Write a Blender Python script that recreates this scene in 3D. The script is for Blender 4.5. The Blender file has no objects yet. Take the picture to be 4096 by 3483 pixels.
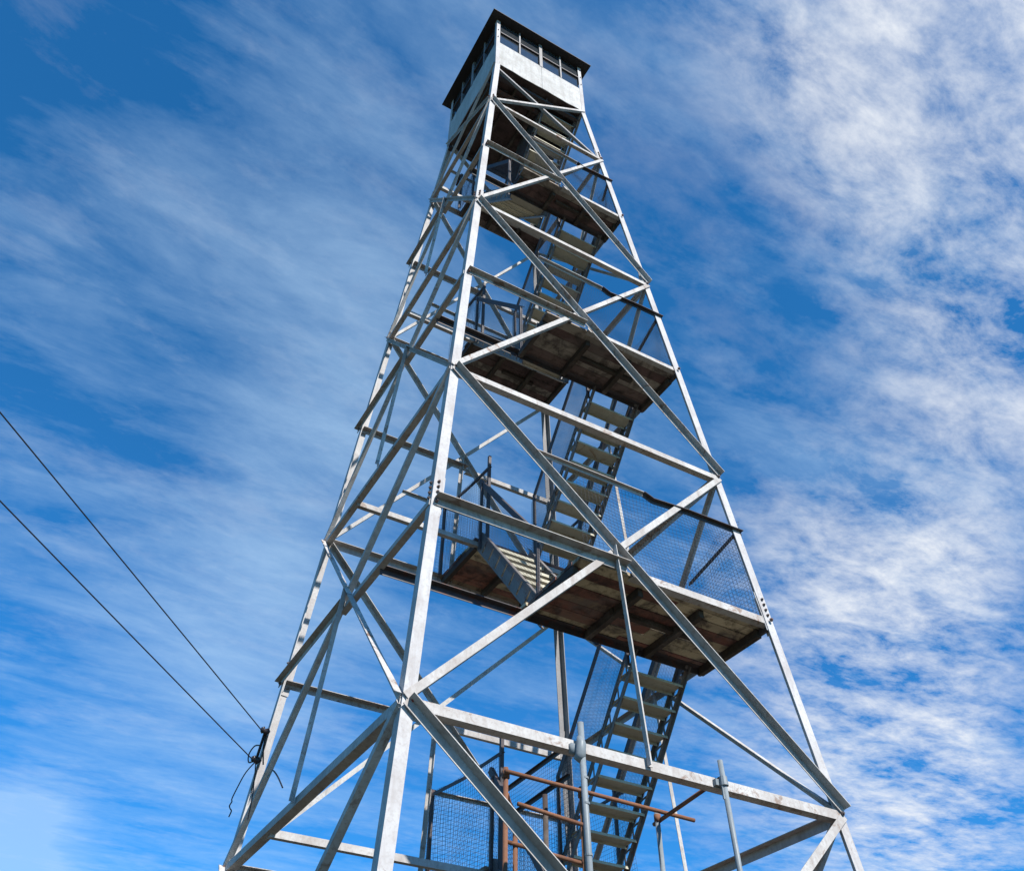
import bpy, math, random
from mathutils import Vector, Matrix
random.seed(11)
V = Vector
sc = bpy.context.scene
C = sc.collection
OFF = 4.75                      # height of the lowest girt level shown (tower level 1) above the ground
H = 27.9673                     # apex of the leg lines above level 1
def W(z): return 2.29 * (H - z) / H          # half width of the tower at height z
J0, J1, J2, J3, J4, JC = -4.27, 0.0, 4.270, 8.482, 12.633, 14.740
M0, M1, M2, M3 = -2.13, 2.127, 6.379, 10.548
SG = {'A': (-1, -1), 'B': (1, -1), 'C': (-1, 1), 'D': (1, 1)}
def pt(leg, z):
    w = W(z); s = SG[leg]
    return V((s[0] * w, s[1] * w, z))

# ------------------------------------------------------------------ materials
def nt(name):
    m = bpy.data.materials.new(name); m.use_nodes = True
    n = m.node_tree.nodes; l = m.node_tree.links
    return m, n, l, n['Principled BSDF']
def node(n, t, **kw):
    x = n.new(t)
    for k, v in kw.items():
        if k.startswith('i_'):
            x.inputs[k[2:].replace('_', ' ')].default_value = v
        else: setattr(x, k, v)
    return x
def ramp(n, l, src, stops):
    r = n.new('ShaderNodeValToRGB'); e = r.color_ramp.elements
    while len(e) < len(stops): e.new(0.5)
    for i, (p, c) in enumerate(stops):
        e[i].position = p
        e[i].color = (c, c, c, 1) if isinstance(c, (int, float)) else (*c, 1)
    l.new(src, r.inputs[0]); return r
def coords(n, l, scale=(1, 1, 1), world=False):
    tc = n.new('ShaderNodeTexCoord')
    mp = n.new('ShaderNodeMapping'); mp.inputs['Scale'].default_value = scale
    if world:
        g = n.new('ShaderNodeNewGeometry'); l.new(g.outputs['Position'], mp.inputs[0])
    else:
        oi = n.new('ShaderNodeObjectInfo')
        ad = n.new('ShaderNodeVectorMath'); ad.operation = 'ADD'
        mu = n.new('ShaderNodeMath'); mu.operation = 'MULTIPLY'; mu.inputs[1].default_value = 37.0
        l.new(oi.outputs['Random'], mu.inputs[0])
        l.new(tc.outputs['Object'], ad.inputs[0]); l.new(mu.outputs[0], ad.inputs[1])
        l.new(ad.outputs[0], mp.inputs[0])
    return mp.outputs[0]
def noise(n, l, vec, scale, detail=6, rough=.6, dist=0.0):
    x = n.new('ShaderNodeTexNoise')
    x.inputs['Scale'].default_value = scale; x.inputs['Detail'].default_value = detail
    x.inputs['Roughness'].default_value = rough; x.inputs['Distortion'].default_value = dist
    l.new(vec, x.inputs['Vector']); return x.outputs['Fac']
def mix(n, l, fac, a, b, mode='MIX'):
    x = n.new('ShaderNodeMix'); x.data_type = 'RGBA'; x.blend_type = mode
    if isinstance(fac, (int, float)): x.inputs[0].default_value = fac
    else: l.new(fac, x.inputs[0])
    for i, c in ((6, a), (7, b)):
        if isinstance(c, tuple): x.inputs[i].default_value = (*c, 1)
        else: l.new(c, x.inputs[i])
    return x.outputs[2]
def bump(n, l, h, p, s=.3, d=.01):
    b = n.new('ShaderNodeBump'); b.inputs['Strength'].default_value = s; b.inputs['Distance'].default_value = d
    l.new(h, b.inputs['Height']); l.new(b.outputs[0], p.inputs['Normal'])

def painted(name, base, dirt, rust, rust_at, rough=.7, spec=.2):
    """weathered paint on steel: grime streaks and rust showing through in patches"""
    m, n, l, p = nt(name)
    v = coords(n, l)
    big = noise(n, l, v, 2.3, 5, .6); fine = noise(n, l, v, 30, 6, .72); mid = noise(n, l, v, 7, 8, .72, .8)
    run = noise(n, l, coords(n, l, (16, 16, 1.6)), 1.0, 5, .6, .3)          # streaks running down
    g = ramp(n, l, big, [(.35, 0), (.72, .8)])
    c = mix(n, l, g.outputs[0], base, dirt)
    sp = ramp(n, l, fine, [(.48, 0), (.70, .75)])
    c = mix(n, l, sp.outputs[0], c, dirt)
    rn = ramp(n, l, run, [(.50, 0), (.72, .7)])
    c = mix(n, l, rn.outputs[0], c, dirt)
    r = ramp(n, l, mid, [(rust_at - .03, 0), (rust_at + .04, .9)])
    oi = n.new('ShaderNodeObjectInfo')
    k = ramp(n, l, oi.outputs['Random'], [(.25, .15), (.95, 1)])
    mm = n.new('ShaderNodeMath'); mm.operation = 'MULTIPLY'
    l.new(r.outputs[0], mm.inputs[0]); l.new(k.outputs[0], mm.inputs[1])
    c = mix(n, l, mm.outputs[0], c, rust)
    l.new(c, p.inputs['Base Color']); p.inputs['Roughness'].default_value = rough
    p.inputs['Specular IOR Level'].default_value = spec
    bump(n, l, fine, p, .12, .004)
    return m
def wood(name, c1, c2, c3, grain=(2.2, 30, 30)):
    m, n, l, p = nt(name)
    v = coords(n, l, grain)
    f = noise(n, l, v, 1.0, 8, .7, .4); s = noise(n, l, coords(n, l), 4.2, 7, .7, .5); q = noise(n, l, coords(n, l, (1, 1, 1)), 1.7, 6, .7)
    a = ramp(n, l, f, [(.3, c1), (.7, c2)])
    at = n.new('ShaderNodeAttribute'); at.attribute_name = 'board'
    k = ramp(n, l, at.outputs['Fac'], [(.45, 0), (.8, .95)])
    c = mix(n, l, k.outputs[0], a.outputs[0], c3)
    tone = ramp(n, l, at.outputs['Fac'], [(0, .45), (.35, 1), (.6, .62), (1, 1.1)])
    c = mix(n, l, 1.0, c, tone.outputs[0], 'MULTIPLY')
    st = ramp(n, l, s, [(.47, 0), (.60, .8)])
    c = mix(n, l, st.outputs[0], c, (.034, .022, .020))
    gr = ramp(n, l, q, [(.52, 0), (.66, .7)])
    c = mix(n, l, gr.outputs[0], c, (.15, .125, .115))
    l.new(c, p.inputs['Base Color']); p.inputs['Roughness'].default_value = .9
    bump(n, l, f, p, .4, .006); return m
MAT = {}
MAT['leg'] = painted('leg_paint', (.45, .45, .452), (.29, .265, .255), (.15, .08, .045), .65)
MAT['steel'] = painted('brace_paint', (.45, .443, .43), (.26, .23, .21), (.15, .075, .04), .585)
MAT['grey'] = painted('grey_steel', (.25, .245, .25), (.17, .16, .155), (.15, .075, .045), .60, .55)
MAT['dark'] = painted('dark_steel', (.085, .075, .08), (.05, .045, .048), (.13, .05, .035), .58, .5)
MAT['stringer'] = painted('stringer_steel', (.20, .18, .17), (.11, .10, .10), (.15, .07, .04), .6, .5)
MAT['cabwall'] = painted('cab_sheet_paint', (.48, .475, .465), (.30, .295, .275), (.115, .06, .04), .515, .8)
MAT['tread'] = painted('tread_steel', (.50, .47, .37), (.36, .33, .25), (.22, .12, .05), .62, .6)
MAT['rust'] = painted('rusty_pipe_steel', (.22, .10, .05), (.10, .05, .035), (.11, .05, .035), .55, .75)
MAT['galv'] = painted('galvanised_pipe', (.21, .24, .26), (.14, .16, .17), (.22, .11, .06), .66, .42)
MAT['bolt'] = painted('bolt_steel', (.10, .085, .085), (.06, .05, .05), (.16, .06, .035), .5, .6)
MAT['redbolt'] = painted('red_bolt', (.25, .055, .035), (.2, .05, .035), (.16, .05, .03), .6, .7)
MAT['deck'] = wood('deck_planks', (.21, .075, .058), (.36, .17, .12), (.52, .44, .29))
MAT['deckdark'] = wood('dark_deck_planks', (.13, .075, .072), (.22, .14, .125), (.30, .26, .22))  # darker planks for the upper landings and the cab floor
MAT['joist'] = wood('joist_wood', (.085, .060, .045), (.15, .115, .085), (.12, .06, .045))
MAT['wire'] = painted('mesh_wire', (.06, .062, .07), (.05, .05, .055), (.16, .10, .07), .62, .5)
MAT['cable'] = painted('cable_sheath', (.02, .02, .028), (.02, .02, .02), (.02, .02, .02), .9, .5)
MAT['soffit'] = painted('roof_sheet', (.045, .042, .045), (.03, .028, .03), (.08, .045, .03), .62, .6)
MAT['insul'] = painted('insulator_porcelain', (.035, .03, .035), (.02, .02, .02), (.03, .02, .02), .9, .15)
MAT['stone'] = painted('concrete', (.33, .32, .30), (.24, .23, .21), (.2, .17, .14), .7, .9)
def glass():
    m, n, l, p = nt('cab_glass')
    p.inputs['Base Color'].default_value = (.03, .035, .04, 1); p.inputs['Roughness'].default_value = .06
    p.inputs['IOR'].default_value = 1.75
    f = noise(n, l, coords(n, l), 6, 4)
    r = ramp(n, l, f, [(.4, .04), (.8, .2)]); l.new(r.outputs[0], p.inputs['Roughness'])
    return m
MAT['glass'] = glass()
def ground_mat():
    m, n, l, p = nt('summit_ground')
    v = coords(n, l, world=True)
    a = noise(n, l, v, .35, 8, .65); b = noise(n, l, v, 7, 8, .7)
    r = ramp(n, l, a, [(.38, (.035, .04, .018)), (.54, (.055, .048, .026)), (.68, (.11, .10, .09))])
    r2 = ramp(n, l, b, [(.3, .55), (.7, 1.15)])
    c = mix(n, l, 1.0, r.outputs[0], r2.outputs[0], 'MULTIPLY')
    l.new(c, p.inputs['Base Color']); p.inputs['Roughness'].default_value = .95
    bump(n, l, b, p, .6, .08); return m
MAT['ground'] = ground_mat()

# ------------------------------------------------------------------ mesh helper
class B:
    def __init__(s): s.v = []; s.f = []
    def prism(s, rings, close=True):
        k = len(rings[0]); o = len(s.v)
        for r in rings: s.v += [V(p) for p in r]
        for i in range(len(rings) - 1):
            for j in range(k):
                a = o + i * k + j; b = o + i * k + (j + 1) % k
                s.f.append((a, b, b + k, a + k))
        if close:
            s.f.append(tuple(o + j for j in reversed(range(k))))
            e = o + (len(rings) - 1) * k
            s.f.append(tuple(e + j for j in range(k)))
        return s
    def bar(s, p0, p1, u, u0, u1, v, v0, v1):
        """rectangular bar from p0 to p1 spanning u0..u1 along u and v0..v1 along v"""
        rings = [[p + u * a + v * b for a, b in ((u0, v0), (u1, v0), (u1, v1), (u0, v1))] for p in (V(p0), V(p1))]
        d = V(p1) - V(p0)
        if u.cross(v).dot(d) < 0:
            rings = [list(reversed(r)) for r in rings]
        return s.prism(rings)
    def box(s, lo, hi):
        lo, hi = V(lo), V(hi)
        return s.bar((lo.x, lo.y, lo.z), (lo.x, lo.y, hi.z), V((1, 0, 0)), 0, hi.x - lo.x, V((0, 1, 0)), 0, hi.y - lo.y)
    def tube(s, pts, r, k=10, cap=True):
        pts = [V(p) for p in pts]; rings = []
        prev = None
        for i, p in enumerate(pts):
            d = (pts[min(i + 1, len(pts) - 1)] - pts[max(i - 1, 0)]).normalized()
            if prev is None:
                u = d.cross(V((0, 0, 1)) if abs(d.z) < .9 else V((1, 0, 0))).normalized()
            else:
                u = (prev - d * prev.dot(d)).normalized()
            prev = u; w = d.cross(u)
            rr = r[i] if isinstance(r, (list, tuple)) else r
            rings.append([p + (u * math.cos(2 * math.pi * j / k) + w * math.sin(2 * math.pi * j / k)) * rr for j in range(k)])
        return s.prism(rings, cap)
    def angle(s, p0, p1, n, w=.07, t=.007, edge=1, out=1, off=.002, w2=None, front=None):
        """L-section: flat flange lies on the plane with outward normal n, second flange
        stands on its upper (edge=1) or lower (edge=-1) rim, outwards (out=1) or inwards (out=-1)"""
        p0, p1 = V(p0), V(p1); d = (p1 - p0).normalized(); n = (n - d * n.dot(d)).normalized()
        q = n.cross(d)
        if front is not None:
            if q.dot(front) < 0: q = -q
        elif q.z < 0: q = -q
        w2 = w2 or w
        h = w / 2
        s.bar(p0, p1, q, -h, h, n, off, off + t)
        e0, e1 = (h - t, h) if edge > 0 else (-h, -h + t)
        if out > 0: s.bar(p0, p1, q, e0, e1, n, off + t, off + w2)
        else: s.bar(p0, p1, q, e0, e1, n, off + t - w2, off)
        return s
    def build(s, name, mat, parent=None, smooth=False):
        lo = V((min(p.x for p in s.v), min(p.y for p in s.v), min(p.z for p in s.v)))
        hi = V((max(p.x for p in s.v), max(p.y for p in s.v), max(p.z for p in s.v)))
        c = (lo + hi) / 2; c.z = lo.z
        me = bpy.data.meshes.new(name)
        me.from_pydata([tuple(p - c) for p in s.v], [], s.f); me.validate(); me.update()
        me.materials.append(MAT[mat])
        if smooth:
            for f in me.polygons: f.use_smooth = True
        o = bpy.data.objects.new(name, me); C.objects.link(o)
        wc = c + V((0, 0, OFF))
        o.location = wc
        if parent:
            par = V((0, 0, 0)); q = parent
            while q: par += V(q.location); q = q.parent
            o.parent = parent; o.location = wc - par
        return o
def tag(o, label=None, cat=None, group=None, kind=None):
    for k, v in (('label', label), ('category', cat), ('group', group), ('kind', kind)):
        if v: o[k] = v
    return o
def empty(name, loc):
    o = bpy.data.objects.new(name, None); C.objects.link(o)
    o.location = V(loc) + V((0, 0, OFF)); o.empty_display_size = .3
    return o

tower = empty('lookout_tower', (0, 0, -OFF))
tag(tower, 'tall white steel fire lookout tower with zigzag stairs, mesh landings and square cab', 'tower')

# ------------------------------------------------------------------ faces of the tower
def face_n(a, b):
    p, q, r = pt(a, 0), pt(b, 0), pt(a, 5)
    n = (q - p).cross(r - p).normalized()
    if n.dot(V((p.x + q.x, p.y + q.y, 0))) < 0: n = -n
    return n
FN = {k: face_n(*k) for k in ('AB', 'AC', 'CD', 'BD')}
def on(face, t, z):
    """point on a face at height z, t from -1 (first leg) to 1 (second leg)"""
    a, b = pt(face[0], z), pt(face[1], z)
    return a + (b - a) * (t + 1) / 2
def inset(face, z, t, m):
    a, b = pt(face[0], z), pt(face[1], z); d = (b - a).normalized()
    return (a + d * m) if t < 0 else (b - d * m)

# legs: angle iron, corner outwards, spliced and bolted
ZB, ZT = J0 - .05, JC
def hexbolt(p, n, r=.022, h=.022, mat='bolt', parent=None):
    n = n.normalized(); b = B(); b.tube([p, p + n * h], r, 6); b.tube([p + n * h, p + n * (h + .012)], r * .55, 8)
    return b.build('bolt', mat, parent)
for L, faces in (('A', ('AB', 'AC')), ('B', ('AB', 'BD')), ('C', ('AC', 'CD')), ('D', ('CD', 'BD'))):
    b = B(); p0, p1 = pt(L, ZB), pt(L, ZT)
    d = (p1 - p0).normalized(); w = .108; t = .011
    us = []
    for f in faces:
        o = f.replace(L, ''); u = pt(o, 0) - pt(L, 0); u = (u - d * u.dot(d)).normalized(); us.append((u, FN[f]))
    b.bar(p0, p1, us[0][0], 0, w, us[0][1], -t, 0)
    b.bar(p0, p1, us[1][0], t, w, us[1][1], -t, 0)
    for zs in (M1 + .12, J3 + .15, J4 + .1, M0 + .1):       # splice plates
        q0, q1 = pt(L, zs - .24), pt(L, zs + .26)
        for u, n in us: b.bar(q0, q1, u, .018, w + .012, n, -t - .010, -t - .001)
    leg = b.build('tower_leg', 'grey' if L == 'D' else 'leg', tower)  # leg D takes the darker grey steel
    fb = [(us[0][0], us[0][1])] if L in 'AB' else us
    if L in 'ABC':
        for zs in (M1 + .12, J3 + .15, J4 + .1):
            for u, n in us:
                for k in range(4):
                    hexbolt(pt(L, zs + .16 - .07 * k) + u * .05, n, .017, .014, 'bolt', leg)
    for z in (J1, J2, J3, J4, M1, M2, M3):
        for u, n in fb:
            if z == J1 and L == 'A' and n is FN['AB']:
                hexbolt(pt(L, z + .01) + u * .085 + n * .02, n, .034, .03, 'redbolt', leg)
            else:
                hexbolt(pt(L, z) + u * .045 + n * .018, n, .021, .02, 'bolt', leg)
    fo = B(); fz = pt(L, ZB)
    fo.box((fz.x - .45, fz.y - .45, -OFF - .1), (fz.x + .45, fz.y + .45, ZB - .02))
    fo.bar(fz + V((-.2, -.2, -.02)), fz + V((-.2, -.2, 0)), V((1, 0, 0)), 0, .4, V((0, 1, 0)), 0, .4)
    fo.build('footing', 'stone', tower)

def member(name, face, t0, z0, t1, z1, w, edge, out, off, mat='steel', m0=.0, m1=.0, w2=None, flip=False):
    p0, p1 = on(face, t0, z0), on(face, t1, z1); d = (p1 - p0).normalized()
    p0 = p0 + d * m0; p1 = p1 - d * m1
    b = B()
    if flip: b.angle(p0, p1, -FN[face], w, .008, edge, 1, -off + .008, w2 * 1.25)      # flange turned into the tower
    else: b.angle(p0, p1, FN[face], w, .008, edge, out, off, w2)
    return b.build(name, mat, tower)
PANELS = [(J0, J1), (J1, J2), (J2, J3), (J3, J4), (J4, JC)]
WD = [.078, .072, .066, .060, .055]
GW = {J1: .092, J2: .082, J3: .074, J4: .066}
for z, w in GW.items():
    member('girt', 'AB', -1, z - .02, 1, z - .02, w, -1, -1, .004, m0=.03, m1=.03)
    member('girt', 'AC', -1, z - .02, 1, z - .02, w, -1, -1, .004, m0=.02, m1=.02)
    member('girt', 'CD', -1, z - .02, 1, z - .02, w * 1.2, 1, 1, -.02, m0=.06, m1=.06, w2=w * .9, flip=True)
    member('girt', 'BD', -1, z - .02, 1, z - .02, w, 1, -1, -.02, m0=.06, m1=.06)
for z in (M1, M2, M3, M0):
    w = .09 if z < 5 else .074
    member('girt', 'AB', -1, z, .06, z, w, 1, 1, .004, m0=.03, w2=w * 1.15)
    member('girt', 'AB', .10, z, 1, z, w, -1, -1, -.022, m1=.03)
    member('girt', 'AC', -1, z, .06, z, .072, -1, -1, .004, m0=.02)
    member('girt', 'AC', .0, z + .02, 1, z + .02, .074, 1, 1, .012, m1=-.05)
    member('girt', 'CD', -1, z, .06, z, .078, 1, 1, -.02, m0=.03, w2=.075, flip=True)
    member('girt', 'CD', .06, z, 1, z, .074, -1, 1, -.02, m1=.05)
    member('girt', 'BD', -1, z, 1, z, .072, 1, -1, -.02, m0=.03, m1=.05)
for (z0, z1), w in zip(PANELS, WD):
    e = .03
    # front: one diagonal lit on its flat side, the other turned with its flange outwards
    member('diagonal_brace', 'AB', -1, z0, 1, z1, w, -1, -1, .014, m0=e, m1=e)
    if z1 == JC: member('diagonal_brace', 'AB', -1, z1 - .12, 1, z0, w, -1, -1, -.035, mat='grey', m0=.1, m1=.1)
    else: member('diagonal_brace', 'AB', -1, z1, 1, z0, w, 1, 1, .024, m0=e, m1=e, w2=w * 1.25)
    member('diagonal_brace', 'AC', -1, z0, 1, z1, w * .9, 1, 1, .014, m0=e, m1=e, w2=w * .9)
    member('diagonal_brace', 'AC', -1, z1, 1, z0, w * .9, -1, -1, .024, m0=e, m1=e)
    member('diagonal_brace', 'CD', -1, z0, 1, z1, w * .8, -1, 1, -.030, m0=.08, m1=.08)
    member('diagonal_brace', 'CD', -1, z1, 1, z0, w * .9, 1, 1, -.042, m0=.08, m1=.08, w2=w, flip=True)
    member('diagonal_brace', 'BD', -1, z0, 1, z1, w * .8, 1, -1, -.030, m0=.08, m1=.08)
    member('diagonal_brace', 'BD', -1, z1, 1, z0, w * .8, 1, -1, -.042, m0=.08, m1=.08)
# short hangers from the crossing of the braces to the girt below
def xz(z0, z1):
    w0, w1 = W(z0), W(z1); return z0 + (z1 - z0) * w0 / (w0 + w1)
for face, panels in (('AB', (1,)), ('AC', (1, 2, 3)), ('CD', (1, 2)), ('BD', (1, 2))):
    for k in panels:
        z0, z1 = PANELS[k]
        fr = V((0, -1, 0)) if face in ('AC', 'BD') else V((1, 0, 0))
        b = B(); off = .034 if face in ('AB', 'AC') else -.05
        b.angle(on(face, 0, xz(z0, z1) + .04), on(face, 0, z0 - .05), FN[face], .052, .007, 1 if face != 'AB' else -1, 1 if face in ('AC', 'AB') else -1, off, .05, fr)
        b.build('hanger', 'steel', tower)

# ------------------------------------------------------------------ wire mesh
def wires(b, p00, p10, p11, p01, sp=.032, r=.0019, amp=.008, seg=7, curl=None):
    p00, p10, p11, p01 = map(V, (p00, p10, p11, p01))
    nrm = (p10 - p00).cross(p01 - p00).normalized()
    ph = [random.uniform(0, 6.28) for _ in range(4)]
    def S(u, v):
        p = p00 * (1 - u) * (1 - v) + p10 * u * (1 - v) + p11 * u * v + p01 * (1 - u) * v
        e = math.sin(math.pi * min(max(u, 0), 1)) ** .5 * math.sin(math.pi * min(max(v, 0), 1)) ** .5
        k = amp * (math.sin(5.1 * u + ph[0]) * math.cos(3.7 * v + ph[1]) + .6 * math.sin(9 * u + 4 * v + ph[2])) * (.35 + e)
        sag = V((0, 0, -1)) * (amp * .8 * math.sin(11 * u + ph[3]) * v)
        p = p + nrm * k + sag
        if curl: p = p + curl(u, v)
        return p
    lu = ((p10 - p00).length + (p11 - p01).length) / 2; lv = ((p01 - p00).length + (p11 - p10).length) / 2
    nu, nv = max(2, int(lu / sp)), max(2, int(lv / sp))
    for i in range(nu + 1):
        u = i / nu
        b.tube([S(u, j / seg) for j in range(seg + 1)], r, 4, False)
    s2 = seg + 5
    for j in range(nv + 1):
        v = j / nv
        b.tube([S(i / s2, v) for i in range(s2 + 1)], r, 4, False)

# ------------------------------------------------------------------ landings
def rail(parent, pts, w=.045, mat='dark', up=True):
    b = B()
    for a, c in zip(pts, pts[1:]):
        a, c = V(a), V(c); d = (c - a).normalized()
        side = d.cross(V((0, 0, 1))).normalized(); top = side.cross(d)
        b.bar(a, c, side, -.004, .004, top, -w / 2, w / 2)
        b.bar(a, c, side, .004, w, top, w / 2 - .008, w / 2)
    return b.build('guard_rail', mat, parent)
def post(parent, p, z0, z1, w=.042, mat='dark'):
    b = B(); p0 = V((p[0], p[1], z0)); p1 = V((p[0], p[1], z1))
    b.bar(p0, p1, V((1, 0, 0)), -w / 2, w / 2, V((0, 1, 0)), -w / 2, -w / 2 + .007)
    b.bar(p0, p1, V((0, 1, 0)), -w / 2 + .007, w / 2, V((1, 0, 0)), -w / 2, -w / 2 + .007)
    return b.build('guard_post', mat, parent)
def deck(x0, x1, y0, y1, z, gap, mat):
    b = B(); y = y0; bv = []
    while y < y1 - .05:
        bw = min(.145, y1 - y); g = gap * random.choice((0, .15, .3, .5, 1.0, .2))
        e0, e1 = random.uniform(-.02, .015), random.uniform(-.02, .02)
        dz = random.uniform(-.007, .007)
        if gap > .012 and random.random() < .75:           # a board made of two lengths with a split between
            xm = random.uniform(x0 + .7, x1 - .7)
            b.box((x0 + e0, y, z - .02 + dz), (xm, y + bw - g * .35, z + .02 + dz))
            bv += [random.random()] * (len(b.f) - len(bv))
            b.box((xm + .004, y + random.uniform(0, .012), z - .02 - dz), (x1 + e1, y + bw - g, z + .02 - dz))
        else:
            b.box((x0 + e0, y, z - .02 + dz), (x1 + e1, y + bw - g, z + .02 + dz))
        r = random.random(); bv += [r] * (len(b.f) - len(bv))
        y += bw + .003
    o = b.build('landing', mat, tower)
    at = o.data.attributes.new('board', 'FLOAT', 'FACE')
    for i, r in enumerate(bv): at.data[i].value = r
    return o
def landing(z, front, xl, gap=.016, rails=True, lane=(0, 1)):
    w = W(z)
    y0, y1 = (-w + .045, -.86) if front else (.78, w - .012)
    x1 = w - .03
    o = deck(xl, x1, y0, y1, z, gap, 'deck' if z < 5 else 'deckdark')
    # steel bearer carried from side to side under the inner edge
    yb = -.89 if front else .80
    b = B()
    if front: b.angle((-w + .02, yb, z - .065), (w - .02, yb, z - .065), V((0, -1, 0)), .085, .008, 1, 1, 0, .075)
    else: b.angle((-w + .02, yb, z - .065), (w - .02, yb, z - .065), V((0, -1, 0)), .075, .008, -1, -1, 0, .07)
    b.build('bearer', 'dark' if front else 'steel', o)  # front bearers: the deck's shade is put into the colour as dark steel
    nj = 4
    for k in range(nj):
        x = xl + .035 + (x1 - xl - .07) * k / (nj - 1)
        b = B(); b.box((x - .032, y0 + (.13 if front else .06), z - .125), (x + .032, (y1 - .06), z - .029))
        b.build('joist', 'joist', o)
    b = B()
    b.box((xl + .8, (y0 + y1) / 2 - .03, z - .09), (x1 - .5, (y0 + y1) / 2 + .03, z - .0285))
    b.build('joist', 'joist', o)
    b = B(); b.box((x1 - .002 - .03, y0, z - .10), (x1 + .004, y1, z - .029)); b.build('edge_beam', 'dark', o)
    if not rails: return o
    zr = z + 1.26; wr = W(zr)
    if front:
        yr = -wr + .01
        rail(o, [(-.95 if z < 5 else -.55, yr - .0, zr), (.56, yr, zr - .005)], mat='steel')  # left length of the rail: its sunlit look put in as pale paint
        rail(o, [(.56, yr, zr - .004), (.70, yr + .012, zr - .04), (1.2, yr, zr - .014), (wr + .03, yr, zr)], .052)  # rest of the same rail: its shaded look put in as dark steel
        rail(o, [(wr - .06, -wr + .02, zr - .02), (w - .06, -.95, zr - .12)])
        b = B(); wires(b, (-.35, -w + .03, z + .03), (w - .07, -w + .03, z + .03), (wr - .03, yr + .03, zr), (-.35, yr + .03, zr), .050 if z < 5 else .036, .0019 if z < 5 else .0016, .026)
        b.build('wire_mesh', 'wire', o)
        top = (zr + .26) if z < 5 else zr
        cu = (lambda u, v: V((.10 * max(0, v - .75) * 4 * (1 - u * 3) if u < .33 else 0, 0, 0))) if z < 5 else None
        b = B(); wires(b, (w - .05, -w + .05, z + .03), (w - .05, -.9, z + .03), (wr - .04, -.95, zr - .1), (wr - .02, -wr + .05, top), .050 if z < 5 else .036, .0019 if z < 5 else .0016, .026, curl=cu)
        b.build('wire_mesh', 'wire', o)
    else:
        yr = wr - .02
        rail(o, [(-.93 if z > 1 else .0, yr, zr), (-.5 if z > 1 else .25, yr, zr - .01), (wr, yr, zr)], mat='steel')
        xr = xl - .02
        rail(o, [(xr + .08, .56, zr - .06), (xr + .03, 1.1, zr - .08), (xr - .03, 1.3, zr - .13), (xr - .06, yr - .05, zr - .06)])
        post(o, (xr + .1, .60), z - .42, zr + .18 if z < 5 else zr + .05)
        post(o, (xr - .05, yr - .06), z - .05, zr)
        b = B(); wires(b, (xr, .62, z - .05), (xr - .03, w - .05, z - .05), (xr - .05, yr - .04, zr - .04), (xr + .08, .62, zr - .04), .050 if z < 5 else .036, .0018, .026)
        b.build('wire_mesh', 'wire', o)
        b = B(); wires(b, (xl - .1, w - .03, z), (w - .06, w - .03, z), (wr - .05, yr - .02, zr), (xl - .1, yr - .02, zr), .050 if z < 5 else .036, .0018, .02)
        b.build('wire_mesh', 'wire', o)
        rail(o, [(wr - .05, .8, zr), (wr - .05, yr, zr)])
        b = B(); wires(b, (w - .05, .85, z), (w - .05, w - .05, z), (wr - .06, yr, zr), (wr - .06, .85, zr), .050 if z < 5 else .036, .0018, .02)
        b.build('wire_mesh', 'wire', o)
    return o
L0 = landing(M0, True, -.35, rails=False)
L1 = landing(J1, False, .12)
L2 = landing(M1, True, -.42)
L3 = landing(J2, False, -.15)
L4 = landing(M2, True, -.47, gap=.004)
L5 = landing(J3, False, -.36, gap=.003)
L6 = landing(M3, True, -.62, gap=.003)
L7 = landing(J4, False, -.62, gap=.003)

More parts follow.
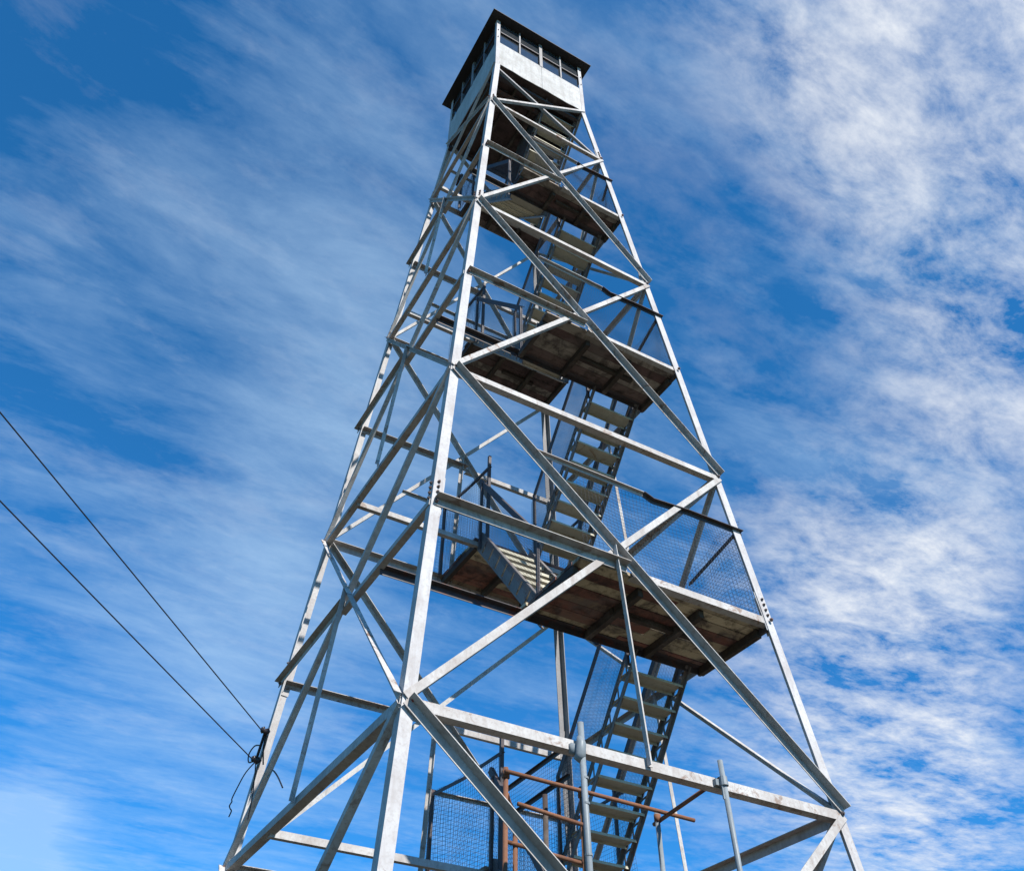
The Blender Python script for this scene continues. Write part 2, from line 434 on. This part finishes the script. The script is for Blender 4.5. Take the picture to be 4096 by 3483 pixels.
# ------------------------------------------------------------------ stairs
def stairs(z0, z1, x0, x1, tofront, n=9, meshes=True, riser=False):
    ya, yb = (.86, -.87) if tofront else (-.87, .80)
    rise = (z1 - z0) / n; run = (yb - ya) / n; s = -1 if tofront else 1
    P0, P1 = V((0, ya, z0)), V((0, yb, z1)); d = (P1 - P0).normalized()
    X = V((1, 0, 0)); up = X.cross(d)
    if up.z < 0: up = -up
    b = B()
    for x, sx in ((x0, 1), (x1, -1)):
        a, c = P0 + X * x, P1 + X * x
        if tofront or not riser:
            for o0, o1 in ((.05, .105), (-.115, -.062)):           # two chords ...
                b.bar(a, c, X, -.004, .004, up, o0, o1)
                b.bar(a, c, X, .004 * sx, .045 * sx, up, o1 - .007, o1)
            N = 2 * n
            for k in range(N):                                        # ... with zigzag lacing
                q0 = a + (c - a) * (k / N) + up * (.06 if k % 2 else -.07)
                q1 = a + (c - a) * ((k + 1) / N) + up * (-.07 if k % 2 else .06)
                e = (q1 - q0).normalized(); b.bar(q0, q1, X, -.011, -.005, e.cross(X), -.011, .011)
        else:                                                          # plate side, slit at every tread
            b.bar(a, c, X, -.004, .004, up, .10, .13); b.bar(a, c, X, .004 * sx, .05 * sx, up, .123, .13)
            b.bar(a, c, X, -.004, .004, up, -.11, -.08); b.bar(a, c, X, .004 * sx, .05 * sx, up, -.11, -.103)
            for k in range(n):
                f0, f1 = k / n + .008, (k + 1) / n - .008
                b.bar(a + (c - a) * f0, a + (c - a) * f1, X, -.003, .003, up, -.079, .099)
    o = b.build('staircase', 'stringer', tower)
    for k in range(n - 1):
        z = z0 + rise * (k + 1); y = ya + run * (k + 1)
        t = B(); hw = .108
        t.box((x0 + .012, y - hw, z - .006), (x1 - .012, y + hw, z))
        nose = y - s * hw
        t.box((x0 + .012, min(nose, nose + s * .006), z - .042), (x1 - .012, max(nose, nose + s * .006), z - .0065))
        back = y + s * hw
        t.box((x0 + .012, min(back, back - s * .006), z - .03), (x1 - .012, max(back, back - s * .006), z - .0065))
        t.build('tread', 'tread', o)
    hh = 1.08
    for x, sx in ((x0 - .02, -1), (x1 + .02, 1)):
        a, c = P0 + X * x + V((0, 0, hh)), P1 + X * x + V((0, 0, hh))
        a = a + (c - a) * .04
        if not tofront and sx > 0: continue
        r = B(); r.bar(a, c, X, -.004, .004, up, -.038, .038); r.bar(a, c, X, .004, .044, up, .031, .038)
        r.build('handrail', 'dark', o)
        for f in (.05, .95):
            q = P0 + (P1 - P0) * f + X * x
            post(o, (q.x, q.y), q.z - .1, q.z + hh, .036)
        if meshes:
            m = B(); l0 = P0 + X * x + V((0, 0, .1)); l1 = P1 + X * x + V((0, 0, .1))
            wires(m, l0, l1, c, P0 + X * x + V((0, 0, hh)), .043, .0017, .006, 6)
            m.build('wire_mesh', 'wire', o)
    return o
stairs(J0, M0, 1.28, 2.06, True)
stairs(M0, J1, .17, .95, False, riser=True)
stairs(J1, M1, 1.10, 1.88, True)
stairs(M1, J2, -.10, .68, False, riser=True)
stairs(J2, M2, .83, 1.61, True)
stairs(M2, J3, -.32, .46, False, riser=True)
stairs(J3, M3, .48, 1.26, True)
stairs(M3, J4, -.55, .20, False, riser=True)
stairs(J4, JC, .22, 1.0, True)
# partition rails running back from the foot of the lowest full flight shown
for z in (1.47, 1.10):
    b = B(); b.angle((1.08, .5, z), (1.08, 2.1, z - .04), V((-1, 0, 0)), .05, .007, 1, 1, 0, .04); b.build('guard_rail', 'dark', L1)
b = B(); wires(b, (1.08, .5, .05), (1.08, 2.1, .05), (1.08, 2.1, 1.42), (1.08, .5, 1.45), .050, .0018, .01); b.build('wire_mesh', 'wire', L1)

# ------------------------------------------------------------------ cab
hw, zf, zs, ze = 1.083, JC, 15.735, 16.80
walls = B()
def wav(x): return .012 * math.sin(7 * x + 1) + .006 * math.sin(17 * x)
for (ax, s) in (('x', -1), ('x', 1), ('y', -1), ('y', 1)):
    for a0, a1 in ((-hw + .02, .026), (.032, hw - .02)):
        N = 16
        for i in range(N):
            u0, u1 = a0 + (a1 - a0) * i / N, a0 + (a1 - a0) * (i + 1) / N
            bt0, bt1 = zf - .03 + wav(u0), zf - .03 + wav(u1)
            o0, o1 = s * (hw - .012), s * hw
            def Q(u, w_, z): return V((u, w_, z)) if ax == 'x' else V((w_, u, z))
            ring = [[Q(u, w_, z) for w_, z in ((o0, bt), (o1, bt), (o1, zs), (o0, zs))] for u, bt in ((u0, bt0), (u1, bt1))]
            if (ax == 'x') != (s > 0): ring = [list(reversed(r)) for r in ring]
            walls.prism(ring, i in (0, N - 1))
cab = walls.build('cab', 'cabwall', tower)
for sx in (-1, 1):
    for sy in (-1, 1):
        b = B(); x, y = sx * (hw + .006), sy * (hw + .006)
        b.bar((x, y, zf - .06), (x, y, ze + .02), V((-sx, 0, 0)), 0, .085, V((0, -sy, 0)), 0, .009)
        b.bar((x, y, zf - .06), (x, y, ze + .02), V((0, -sy, 0)), .009, .085, V((-sx, 0, 0)), 0, .009)
        o = b.build('corner_post', 'leg', cab)
        if sy < 0:
            for k in range(3):
                hexbolt(V((x - sx * .035, y, ze - .15 - .35 * k)), V((0, -1, 0)), .012, .012, 'bolt', cab)
def vbar(ax, s, u, z0, z1, w, d0, d1, name='mullion', mat='grey'):
    b = B()
    if ax == 'x': b.box((u - w / 2, min(s * (hw + d0), s * (hw + d1)), z0), (u + w / 2, max(s * (hw + d0), s * (hw + d1)), z1))
    else: b.box((min(s * (hw + d0), s * (hw + d1)), u - w / 2, z0), (max(s * (hw + d0), s * (hw + d1)), u + w / 2, z1))
    return b.build(name, mat, cab)
for ax, s in (('x', -1), ('x', 1), ('y', -1), ('y', 1)):
    for side, (a0, a1) in enumerate(((-hw + .09, -.03), (.07, hw - .09))):
        b = B()
        if ax == 'x': b.box((a0, min(s * (hw - .03), s * (hw - .036)), zs + .01), (a1, max(s * (hw - .03), s * (hw - .036)), ze - .01))
        else: b.box((min(s * (hw - .03), s * (hw - .036)), a0, zs + .01), (max(s * (hw - .03), s * (hw - .036)), a1, ze - .01))
        win = b.build('window', 'glass', cab)
        vbar(ax, s, (a0 + a1) / 2, zs, ze, .034, -.028, .006, mat='grey')
        b = B(); zm = 16.27
        if ax == 'x': b.box((a0, min(s * (hw - .029), s * (hw + .008)), zm - .018), (a1, max(s * (hw - .029), s * (hw + .008)), zm + .018))
        else: b.box((min(s * (hw - .029), s * (hw + .008)), a0, zm - .018), (max(s * (hw - .029), s * (hw + .008)), a1, zm + .018))
        b.build('mullion', 'dark', cab)
    vbar(ax, s, .02, zs - .02, ze, .075, -.028, .010, mat='grey')
# floor with a hatch where the last flight arrives
b = B()
g0, g1 = .2, 1.0
for lo, hi in (((-hw + .013, -hw + .013), (g0, hw - .013)), ((g0, -.12), (g1, hw - .013)), ((g0, -hw + .013), (g1, -.86)), ((g1, -hw + .013), (hw - .013, hw - .013))):
    b.box((lo[0], lo[1], zf - .03), (hi[0] - .001, hi[1] - .001, zf))
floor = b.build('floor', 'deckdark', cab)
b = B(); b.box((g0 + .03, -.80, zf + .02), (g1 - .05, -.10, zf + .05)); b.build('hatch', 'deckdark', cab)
for x in (-.95, -.45, .05, 1.03):
    b = B(); b.box((x - .025, -hw + .20, zf - .15), (x + .025, hw - .12, zf - .031)); b.build('joist', 'joist', cab)
for y in (-hw + .17, -.66, hw - .08):
    b = B(); b.angle((-hw + .02, y, zf - .10), (hw - .02, y, zf - .10), V((0, -1, 0)), .085, .008, -1, -1, 0); b.build('floor_beam', 'dark', cab)
eo, zt = 1.262, 17.35
r = B()
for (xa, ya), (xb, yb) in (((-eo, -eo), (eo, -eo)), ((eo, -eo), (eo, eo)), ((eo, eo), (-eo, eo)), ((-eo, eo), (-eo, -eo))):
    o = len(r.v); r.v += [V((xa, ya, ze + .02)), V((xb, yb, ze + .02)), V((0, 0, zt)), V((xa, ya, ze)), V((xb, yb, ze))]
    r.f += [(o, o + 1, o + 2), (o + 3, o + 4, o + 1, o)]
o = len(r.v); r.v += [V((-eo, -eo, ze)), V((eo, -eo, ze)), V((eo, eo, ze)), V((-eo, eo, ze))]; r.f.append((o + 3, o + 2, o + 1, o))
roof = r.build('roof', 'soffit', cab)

# ------------------------------------------------------------------ pipe scaffold clamped to the lowest girt
sf = empty('pipe_scaffold', (0, -1.9, -OFF))
tag(sf, 'grey and rusty tubular steel scaffold poles clamped to the lowest front girt of the tower', 'scaffold')
def pipe(name, pts, r=.024, mat='galv'):
    return B().tube(pts, r, 12).build(name, mat, sf, True)
yf = -W(0) - .075
def coupler(p, r=.034, h=.07, mat='galv'):
    return B().tube([V(p) - V((0, 0, h / 2)), V(p) + V((0, 0, h / 2))], r, 12).build('coupler', mat, sf, True)
p1 = pipe('scaffold_pole', [(-.69, yf, -OFF), (-.70, yf, -1.0), (-.715, yf, .16)], .026)
for z in (-.30, -.50, -.88): B().tube([(-.70, yf, z - .008), (-.70, yf, z + .008)], .031, 12).build('collar', 'galv', p1)
b = B(); b.tube([(-.75, yf + .03, -.16), (-.73, yf, -.12), (-.72, yf, -.02), (-.72, yf + .01, .04)], [.034, .044, .042, .027], 10)
b.box((-.80, yf + .025, -.10), (-.66, yf + .068, -.02)); b.build('clamp', 'galv', sf, True)
p2 = pipe('scaffold_pole', [(.85, yf, -OFF), (.80, yf, -1.0), (.765, yf, .165)], .024)
b = B(); b.tube([(.77, yf, -.06), (.77, yf, .02)], [.04, .034], 10); b.box((.70, yf + .02, -.055), (.79, yf + .068, .0)); b.box((.735, yf - .01, -.18), (.75, yf + .004, -.06)); b.build('clamp', 'galv', sf)
pipe('scaffold_pole', [(-.11, -1.45, -OFF), (-.115, -1.45, .06)], .021, 'rust')
pipe('scaffold_pole', [(-.91, -1.47, -OFF), (-.915, -1.47, .06)], .022, 'rust')
pipe('scaffold_pole', [(.84, -1.34, -OFF), (.82, -1.34, .05)], .024)
pipe('ledger', [(-.95, -1.52, .005), (1.17, -1.46, .0)], .019, 'rust')
pipe('ledger', [(-.88, -1.62, -.295), (-.10, -1.50, -.30)], .018, 'rust')
pipe('ledger', [(.845, -1.25, -.035), (.775, yf + .05, .02)], .019, 'rust')
pipe('ledger', [(-.90, -1.40, -1.9), (.9, -1.36, -1.9)], .022, 'rust')
pipe('ledger', [(-.70, yf - .03, -1.75), (.84, yf - .03, -1.75)], .022, 'rust')
pipe('scaffold_pole', [(-.80, -1.42, -OFF), (-.79, -1.42, -.33)], .021, 'rust')
pipe('scaffold_pole', [(-.40, -1.30, -OFF), (-.41, -1.30, -.02)], .024, 'joist')
pipe('ledger', [(-.86, -1.40, -.14), (-.38, -.72, -.10)], .019, 'rust')
pipe('ledger', [(-.88, -1.44, -.55), (-.10, -1.44, -.60)], .018, 'rust')
for p in ((-.113, -1.45, .0), (-.913, -1.47, .0), (.822, -1.34, -.01)): coupler(p, .033, .07, 'rust')

# ------------------------------------------------------------------ wire bracket, loose wires and the two lines
xc = -2.27
br = empty('wire_bracket', (xc, 1.55, 1.0))
tag(br, 'dark metal bracket with two insulators and looped loose wires on the rear left tower leg', 'wire bracket')
T, Lw = V((-2.40, 1.28, 1.117)), V((-2.40, 1.435, .85))
B().tube([T, T * .5 + Lw * .5, Lw], .016, 8).build('bar', 'cable', br)
for p in (T, Lw):
    q = p + V((.0, -.03, .0))
    B().tube([q + V((-.06, 0, .01)), q + V((-.035, 0, .01)), q + V((-.02, 0, .0)), q + V((0.015, 0, 0)), q + V((.04, 0, -.01))], [.022, .042, .026, .044, .02], 10).build('insulator', 'insul', br, True)
    B().tube([q + V((.03, 0, 0)), V((-W(p.z) + .02, W(p.z) - .02, p.z - .04))], .011, 6).build('stud', 'cable', br)
def curve(name, pts, r, parent=None, sub=8, mat='cable'):
    pts = [V(p) for p in pts]; out = []
    for i in range(len(pts) - 1):
        a, b_, c_, d_ = pts[max(i - 1, 0)], pts[i], pts[i + 1], pts[min(i + 2, len(pts) - 1)]
        for k in range(sub):
            t = k / sub
            out.append(.5 * ((2 * b_) + (c_ - a) * t + (2 * a - 5 * b_ + 4 * c_ - d_) * t * t + (3 * b_ - a - 3 * c_ + d_) * t ** 3))
    out.append(pts[-1])
    return B().tube(out, r, 6).build(name, mat, parent)
curve('loose_wire', [(-2.40, 1.36, 1.0), (-2.43, 1.50, 1.04), (-2.45, 1.60, .98), (-2.44, 1.57, .88), (-2.41, 1.44, .86), (-2.36, 1.36, .84)], .008, br)
curve('loose_wire', [Lw, (-2.44, 1.62, .78), (-2.45, 1.82, .68), (-2.45, 1.955, .61), (-2.45, 1.93, .57), (-2.46, 1.955, .53), (-2.45, 1.93, .49), (-2.44, 1.90, .46), (-2.45, 1.92, .40)], .007, br)
curve('loose_wire', [T + V((.02, 0, -.02)), (-2.38, 1.31, 1.0), (-2.36, 1.33, .90), (-2.33, 1.36, .80)], .008, br)
curve('loose_wire', [(-2.30, 1.2, .62), (-2.34, .95, .56), (-2.38, .72, .50), (-2.42, .35, .30), (-2.45, .0, .07)], .008, br)
curve('loose_wire', [Lw, (-2.36, 1.5, .7), (-2.33, 1.55, .5), (-2.32, 1.6, .3)], .006, br)
def line(name, p, via, lab):
    p, via = V(p), V(via); d = via - p; pts = []
    far = p + d * 7.0; far.z = p.z + 3.6
    for i in range(61):
        t = (i / 60) ** 1.4; x = p + (far - p) * t
        # sag chosen so the wire hangs through the point "via"
        t0 = 1 / 7.0; lin = p.z + 3.6 * t0; sag = (lin - via.z) / (t0 * (1 - t0))
        x.z = p.z + 3.6 * t - sag * t * (1 - t); pts.append(x)
    o = B().tube(pts, .0062, 6).build(name, 'cable')
    return tag(o, lab, 'power line', 'wires running off to the left')
line('power_line', T + V((-.06, -.03, .01)), VIA1 if 'VIA1' in globals() else (-5.45, -1.55, 1.69), 'upper dark overhead wire, ending at the higher insulator on the rear left leg')
line('power_line', Lw + V((-.06, -.03, .01)), (-5.55, -1.30, 1.33), 'lower dark overhead wire, ending at the lower insulator on the rear left leg')

# ------------------------------------------------------------------ ground
N = 70; g = B(); R = 900
xs = [(-1 if i < N / 2 else 1) * R * abs((i - N / 2) / (N / 2)) ** 3 for i in range(N + 1)]
for y in xs:
    for x in xs:
        rr = math.hypot(x, y)
        h = 0 if rr < 9 else -.0006 * (rr - 9) ** 1.5 + .25 * math.sin(x * .11) * math.cos(y * .13) * min(1, (rr - 9) / 20)
        g.v.append(V((x, y, h - OFF)))
for j in range(N):
    for i in range(N):
        a = j * (N + 1) + i; g.f.append((a, a + 1, a + N + 2, a + N + 1))
gr = g.build('ground', 'ground'); tag(gr, 'dry grass and bare rock of the summit around the tower', 'ground', kind='structure')

# ------------------------------------------------------------------ light and sky
SUN_AZ, SUN_EL = 172.0, 43.0     # compass-like azimuth from +Y towards +X
az, el = math.radians(SUN_AZ), math.radians(SUN_EL)
sd = V((math.sin(az) * math.cos(el), math.cos(az) * math.cos(el), math.sin(el)))
sl = bpy.data.lights.new('sun', 'SUN'); sl.energy = 5.0; sl.angle = math.radians(.5); sl.color = (1, .955, .89)
so = bpy.data.objects.new('sun', sl); C.objects.link(so); so.rotation_euler = (-sd).to_track_quat('-Z', 'Y').to_euler(); so.location = sd * 60

w = bpy.data.worlds.new('World'); sc.world = w; w.use_nodes = True
n, l = w.node_tree.nodes, w.node_tree.links
bg = n['Background']; bg.inputs['Strength'].default_value = .088
sky = n.new('ShaderNodeTexSky'); sky.sky_type = 'NISHITA'; sky.sun_disc = False
sky.sun_elevation = el; sky.sun_rotation = az; sky.altitude = 500; sky.air_density = 1.0; sky.dust_density = 0.0; sky.ozone_density = 5.0
tc = n.new('ShaderNodeTexCoord')
def vm(op, a, b=None):
    x = n.new('ShaderNodeVectorMath'); x.operation = op
    for i, c in ((0, a), (1, b)):
        if c is None: continue
        if isinstance(c, (tuple, list)): x.inputs[i].default_value = c
        else: l.new(c, x.inputs[i])
    return x
def ma(op, a, b=None, c=None, clamp=False):
    x = n.new('ShaderNodeMath'); x.operation = op; x.use_clamp = clamp
    for i, q in ((0, a), (1, b), (2, c)):
        if q is None: continue
        if isinstance(q, (int, float)): x.inputs[i].default_value = q
        else: l.new(q, x.inputs[i])
    return x.outputs[0]
D = vm('NORMALIZE', tc.outputs['Generated']).outputs[0]
sp = n.new('ShaderNodeSeparateXYZ'); l.new(D, sp.inputs[0])
zz = ma('MAXIMUM', sp.outputs['Z'], .06)
cb = n.new('ShaderNodeCombineXYZ')                       # the cloud sheet, seen in true perspective
l.new(ma('DIVIDE', sp.outputs['X'], zz), cb.inputs[0]); l.new(ma('DIVIDE', sp.outputs['Y'], zz), cb.inputs[1])
P = cb.outputs[0]
def mapped(rot, scale, loc=(0, 0, 0)):
    m = n.new('ShaderNodeMapping'); m.inputs['Rotation'].default_value = (0, 0, math.radians(rot))
    m.inputs['Scale'].default_value = scale; m.inputs['Location'].default_value = loc; l.new(P, m.inputs[0]); return m.outputs[0]
def blob(d, width, amp):
    """soft patch of thicker cloud round the direction d"""
    d = V(d).normalized()
    dt = vm('DOT_PRODUCT', D, tuple(d)).outputs['Value']
    k = 1 / (width * width)
    e = ma('MULTIPLY', ma('SUBTRACT', dt, 1.0), k)        # about -angle^2 / 2w^2
    return ma('MULTIPLY', ma('POWER', 2.718, e), amp)
streak = noise(n, l, mapped(-18, (1.1, 3.2, 1)), 1.0, 4, .5, .25)
streak2 = noise(n, l, mapped(-12, (3.0, 7.8, 1), (3.1, 1.7, 0)), 1.0, 9, .66, .3)
puff = noise(n, l, mapped(-20, (2.4, 4.4, 1), (7, 2, 0)), 1.0, 8, .60, .15)
puff2 = noise(n, l, mapped(-30, (7, 14, 1), (1, 9, 0)), 1.0, 9, .68, .25)
mott = noise(n, l, mapped(0, (24, 30, 1), (4, 2, 0)), 1.0, 5, .6, 0)
BLOBS = [((-0.078, 0.579, 0.812), 0.105, 0.25), ((0.088, 0.582, 0.808), 0.105, 0.42), ((0.174, 0.654, 0.736), 0.105, 0.42), ((0.12, 0.408, 0.905), 0.140, 0.25), ((0.303, 0.267, 0.915), 0.140, 0.20), ((-0.147, 0.661, 0.735), 0.105, 0.32), ((-0.072, 0.677, 0.732), 0.087, 0.30), ((0.136, 0.852, 0.506), 0.105, 0.50), ((0.013, 0.864, 0.503), 0.122, 0.22), ((0.192, 0.841, 0.506), 0.087, 0.25), ((-0.086, 0.814, 0.574), 0.087, 0.25), ((0.136, 0.942, 0.306), 0.140, 0.30), ((0.175, 0.729, 0.662), 0.087, 0.25), ((0.55, 0.411, 0.727), 0.140, 0.25), ((0.027, 0.962, 0.271), 0.038, 1.20), ((0.019, 0.953, 0.301), 0.028, 0.70), ((-0.244, 0.512, 0.824), 0.140, -0.30), ((-0.185, 0.568, 0.802), 0.105, -0.20), ((0.021, 0.71, 0.704), 0.122, -0.20), ((0.005, 0.775, 0.633), 0.087, -0.30), ((-0.128, 0.739, 0.661), 0.070, -0.15), ((0.015, 0.923, 0.385), 0.122, -0.28), ((0.375, 0.348, 0.859), 0.122, -0.15), ((0.805, 0.451, 0.385), 0.070, -0.25)]
#BLOBS#
acc = None
for d_, w_, a_ in BLOBS:
    x = blob(d_, w_, a_); acc = x if acc is None else ma('ADD', acc, x)
PB = [((0.477, 0.123, 0.87), 0.105, 1.00), ((0.554, 0.08, 0.829), 0.122, 1.20), ((0.544, 0.166, 0.823), 0.087, 0.45), ((0.689, 0.22, 0.691), 0.105, 1.00), ((0.616, 0.206, 0.76), 0.087, 0.35), ((0.658, 0.513, 0.551), 0.087, 0.75), ((0.754, 0.441, 0.487), 0.070, 1.00), ((0.711, 0.522, 0.471), 0.087, 0.50), ((0.744, 0.574, 0.344), 0.070, 0.80), ((0.781, 0.511, 0.358), 0.070, 0.60), ((0.714, 0.337, 0.614), 0.087, 0.45), ((0.371, 0.196, 0.908), 0.105, 0.40), ((0.772, 0.562, 0.299), 0.105, 0.50), ((0.802, 0.44, 0.404), 0.087, -0.40), ((0.396, 0.334, 0.855), 0.140, -0.50), ((0.578, 0.447, 0.683), 0.105, -0.30)]
#PBLOBS#
pacc = None
for d_, w_, a_ in PB:
    x = blob(d_, w_, a_); pacc = x if pacc is None else ma('ADD', pacc, x)
cir = ma('ADD', ma('MULTIPLY', ma('SUBTRACT', streak, .5), 1.5), ma('MULTIPLY', ma('SUBTRACT', streak2, .5), 1.35))
cir = ma('ADD', cir, ma('MULTIPLY', ma('SUBTRACT', mott, .5), .22))
cir = ma('ADD', ma('ADD', cir, .05), ma('MULTIPLY', acc, .85))
cir = ma('MULTIPLY', ma('MAXIMUM', cir, 0.0), 1.0, clamp=True)
pf = ma('ADD', ma('MULTIPLY', ma('SUBTRACT', puff, .5), 3.2), ma('MULTIPLY', ma('SUBTRACT', puff2, .5), 2.8))
pf = ma('ADD', pf, ma('MULTIPLY', ma('SUBTRACT', mott, .5), .8))
pk = ma('MINIMUM', ma('MAXIMUM', pacc, 0.0), 1.3)
pf = ma('ADD', ma('MULTIPLY', pf, ma('MULTIPLY_ADD', pk, .45, .12)), ma('MULTIPLY', pk, .36))
pf = ma('MINIMUM', ma('MAXIMUM', pf, 0.0), 1.0)
hs = n.new('ShaderNodeHueSaturation'); hs.inputs['Saturation'].default_value = 1.25; hs.inputs['Value'].default_value = 1.0
l.new(sky.outputs[0], hs.inputs['Color'])
tint = mix(n, l, 1.0, hs.outputs[0], (1.12, 1.50, 1.46), 'MULTIPLY')
low = n.new('ShaderNodeMapRange'); l.new(sp.outputs['Z'], low.inputs[0])
for i_, v_ in ((1, .18), (2, .72), (3, 0), (4, 1)): low.inputs[i_].default_value = v_
tint = mix(n, l, 1.0, tint, mix(n, l, low.outputs[0], (.40, .72, .88), (.92, .95, .94)), 'MULTIPLY')
col = mix(n, l, ma('MULTIPLY', cir, .52), tint, (3.7, 5.3, 7.0))
col = mix(n, l, ma('MULTIPLY', pf, .9), col, (6.1, 6.35, 6.7))
l.new(col, bg.inputs['Color'])

# ------------------------------------------------------------------ camera
cam = bpy.data.cameras.new('camera'); co = bpy.data.objects.new('camera', cam); C.objects.link(co); sc.camera = co
Rr = V((0.86843444, -0.49571445, 0.00942366)); Uu = V((-0.34561002, -0.59162214, 0.72837968)); Ff = V((0.35549309, 0.63580691, 0.68510892))
co.matrix_world = Matrix(((Rr.x, Uu.x, -Ff.x, -4.69283), (Rr.y, Uu.y, -Ff.y, -8.13820), (Rr.z, Uu.z, -Ff.z, -3.14714 + OFF), (0, 0, 0, 1)))
cam.sensor_width = 36; cam.lens = 3542.449 / 4096 * 36
cam.shift_x = (2048 - 2020.984) / 4096; cam.shift_y = (1741.355 - 1741.5) / 4096
cam.clip_end = 3000; cam.clip_start = .05
sc.view_settings.view_transform = 'Standard'; sc.view_settings.look = 'None'
sc.view_settings.exposure = 0.74; sc.view_settings.gamma = 1
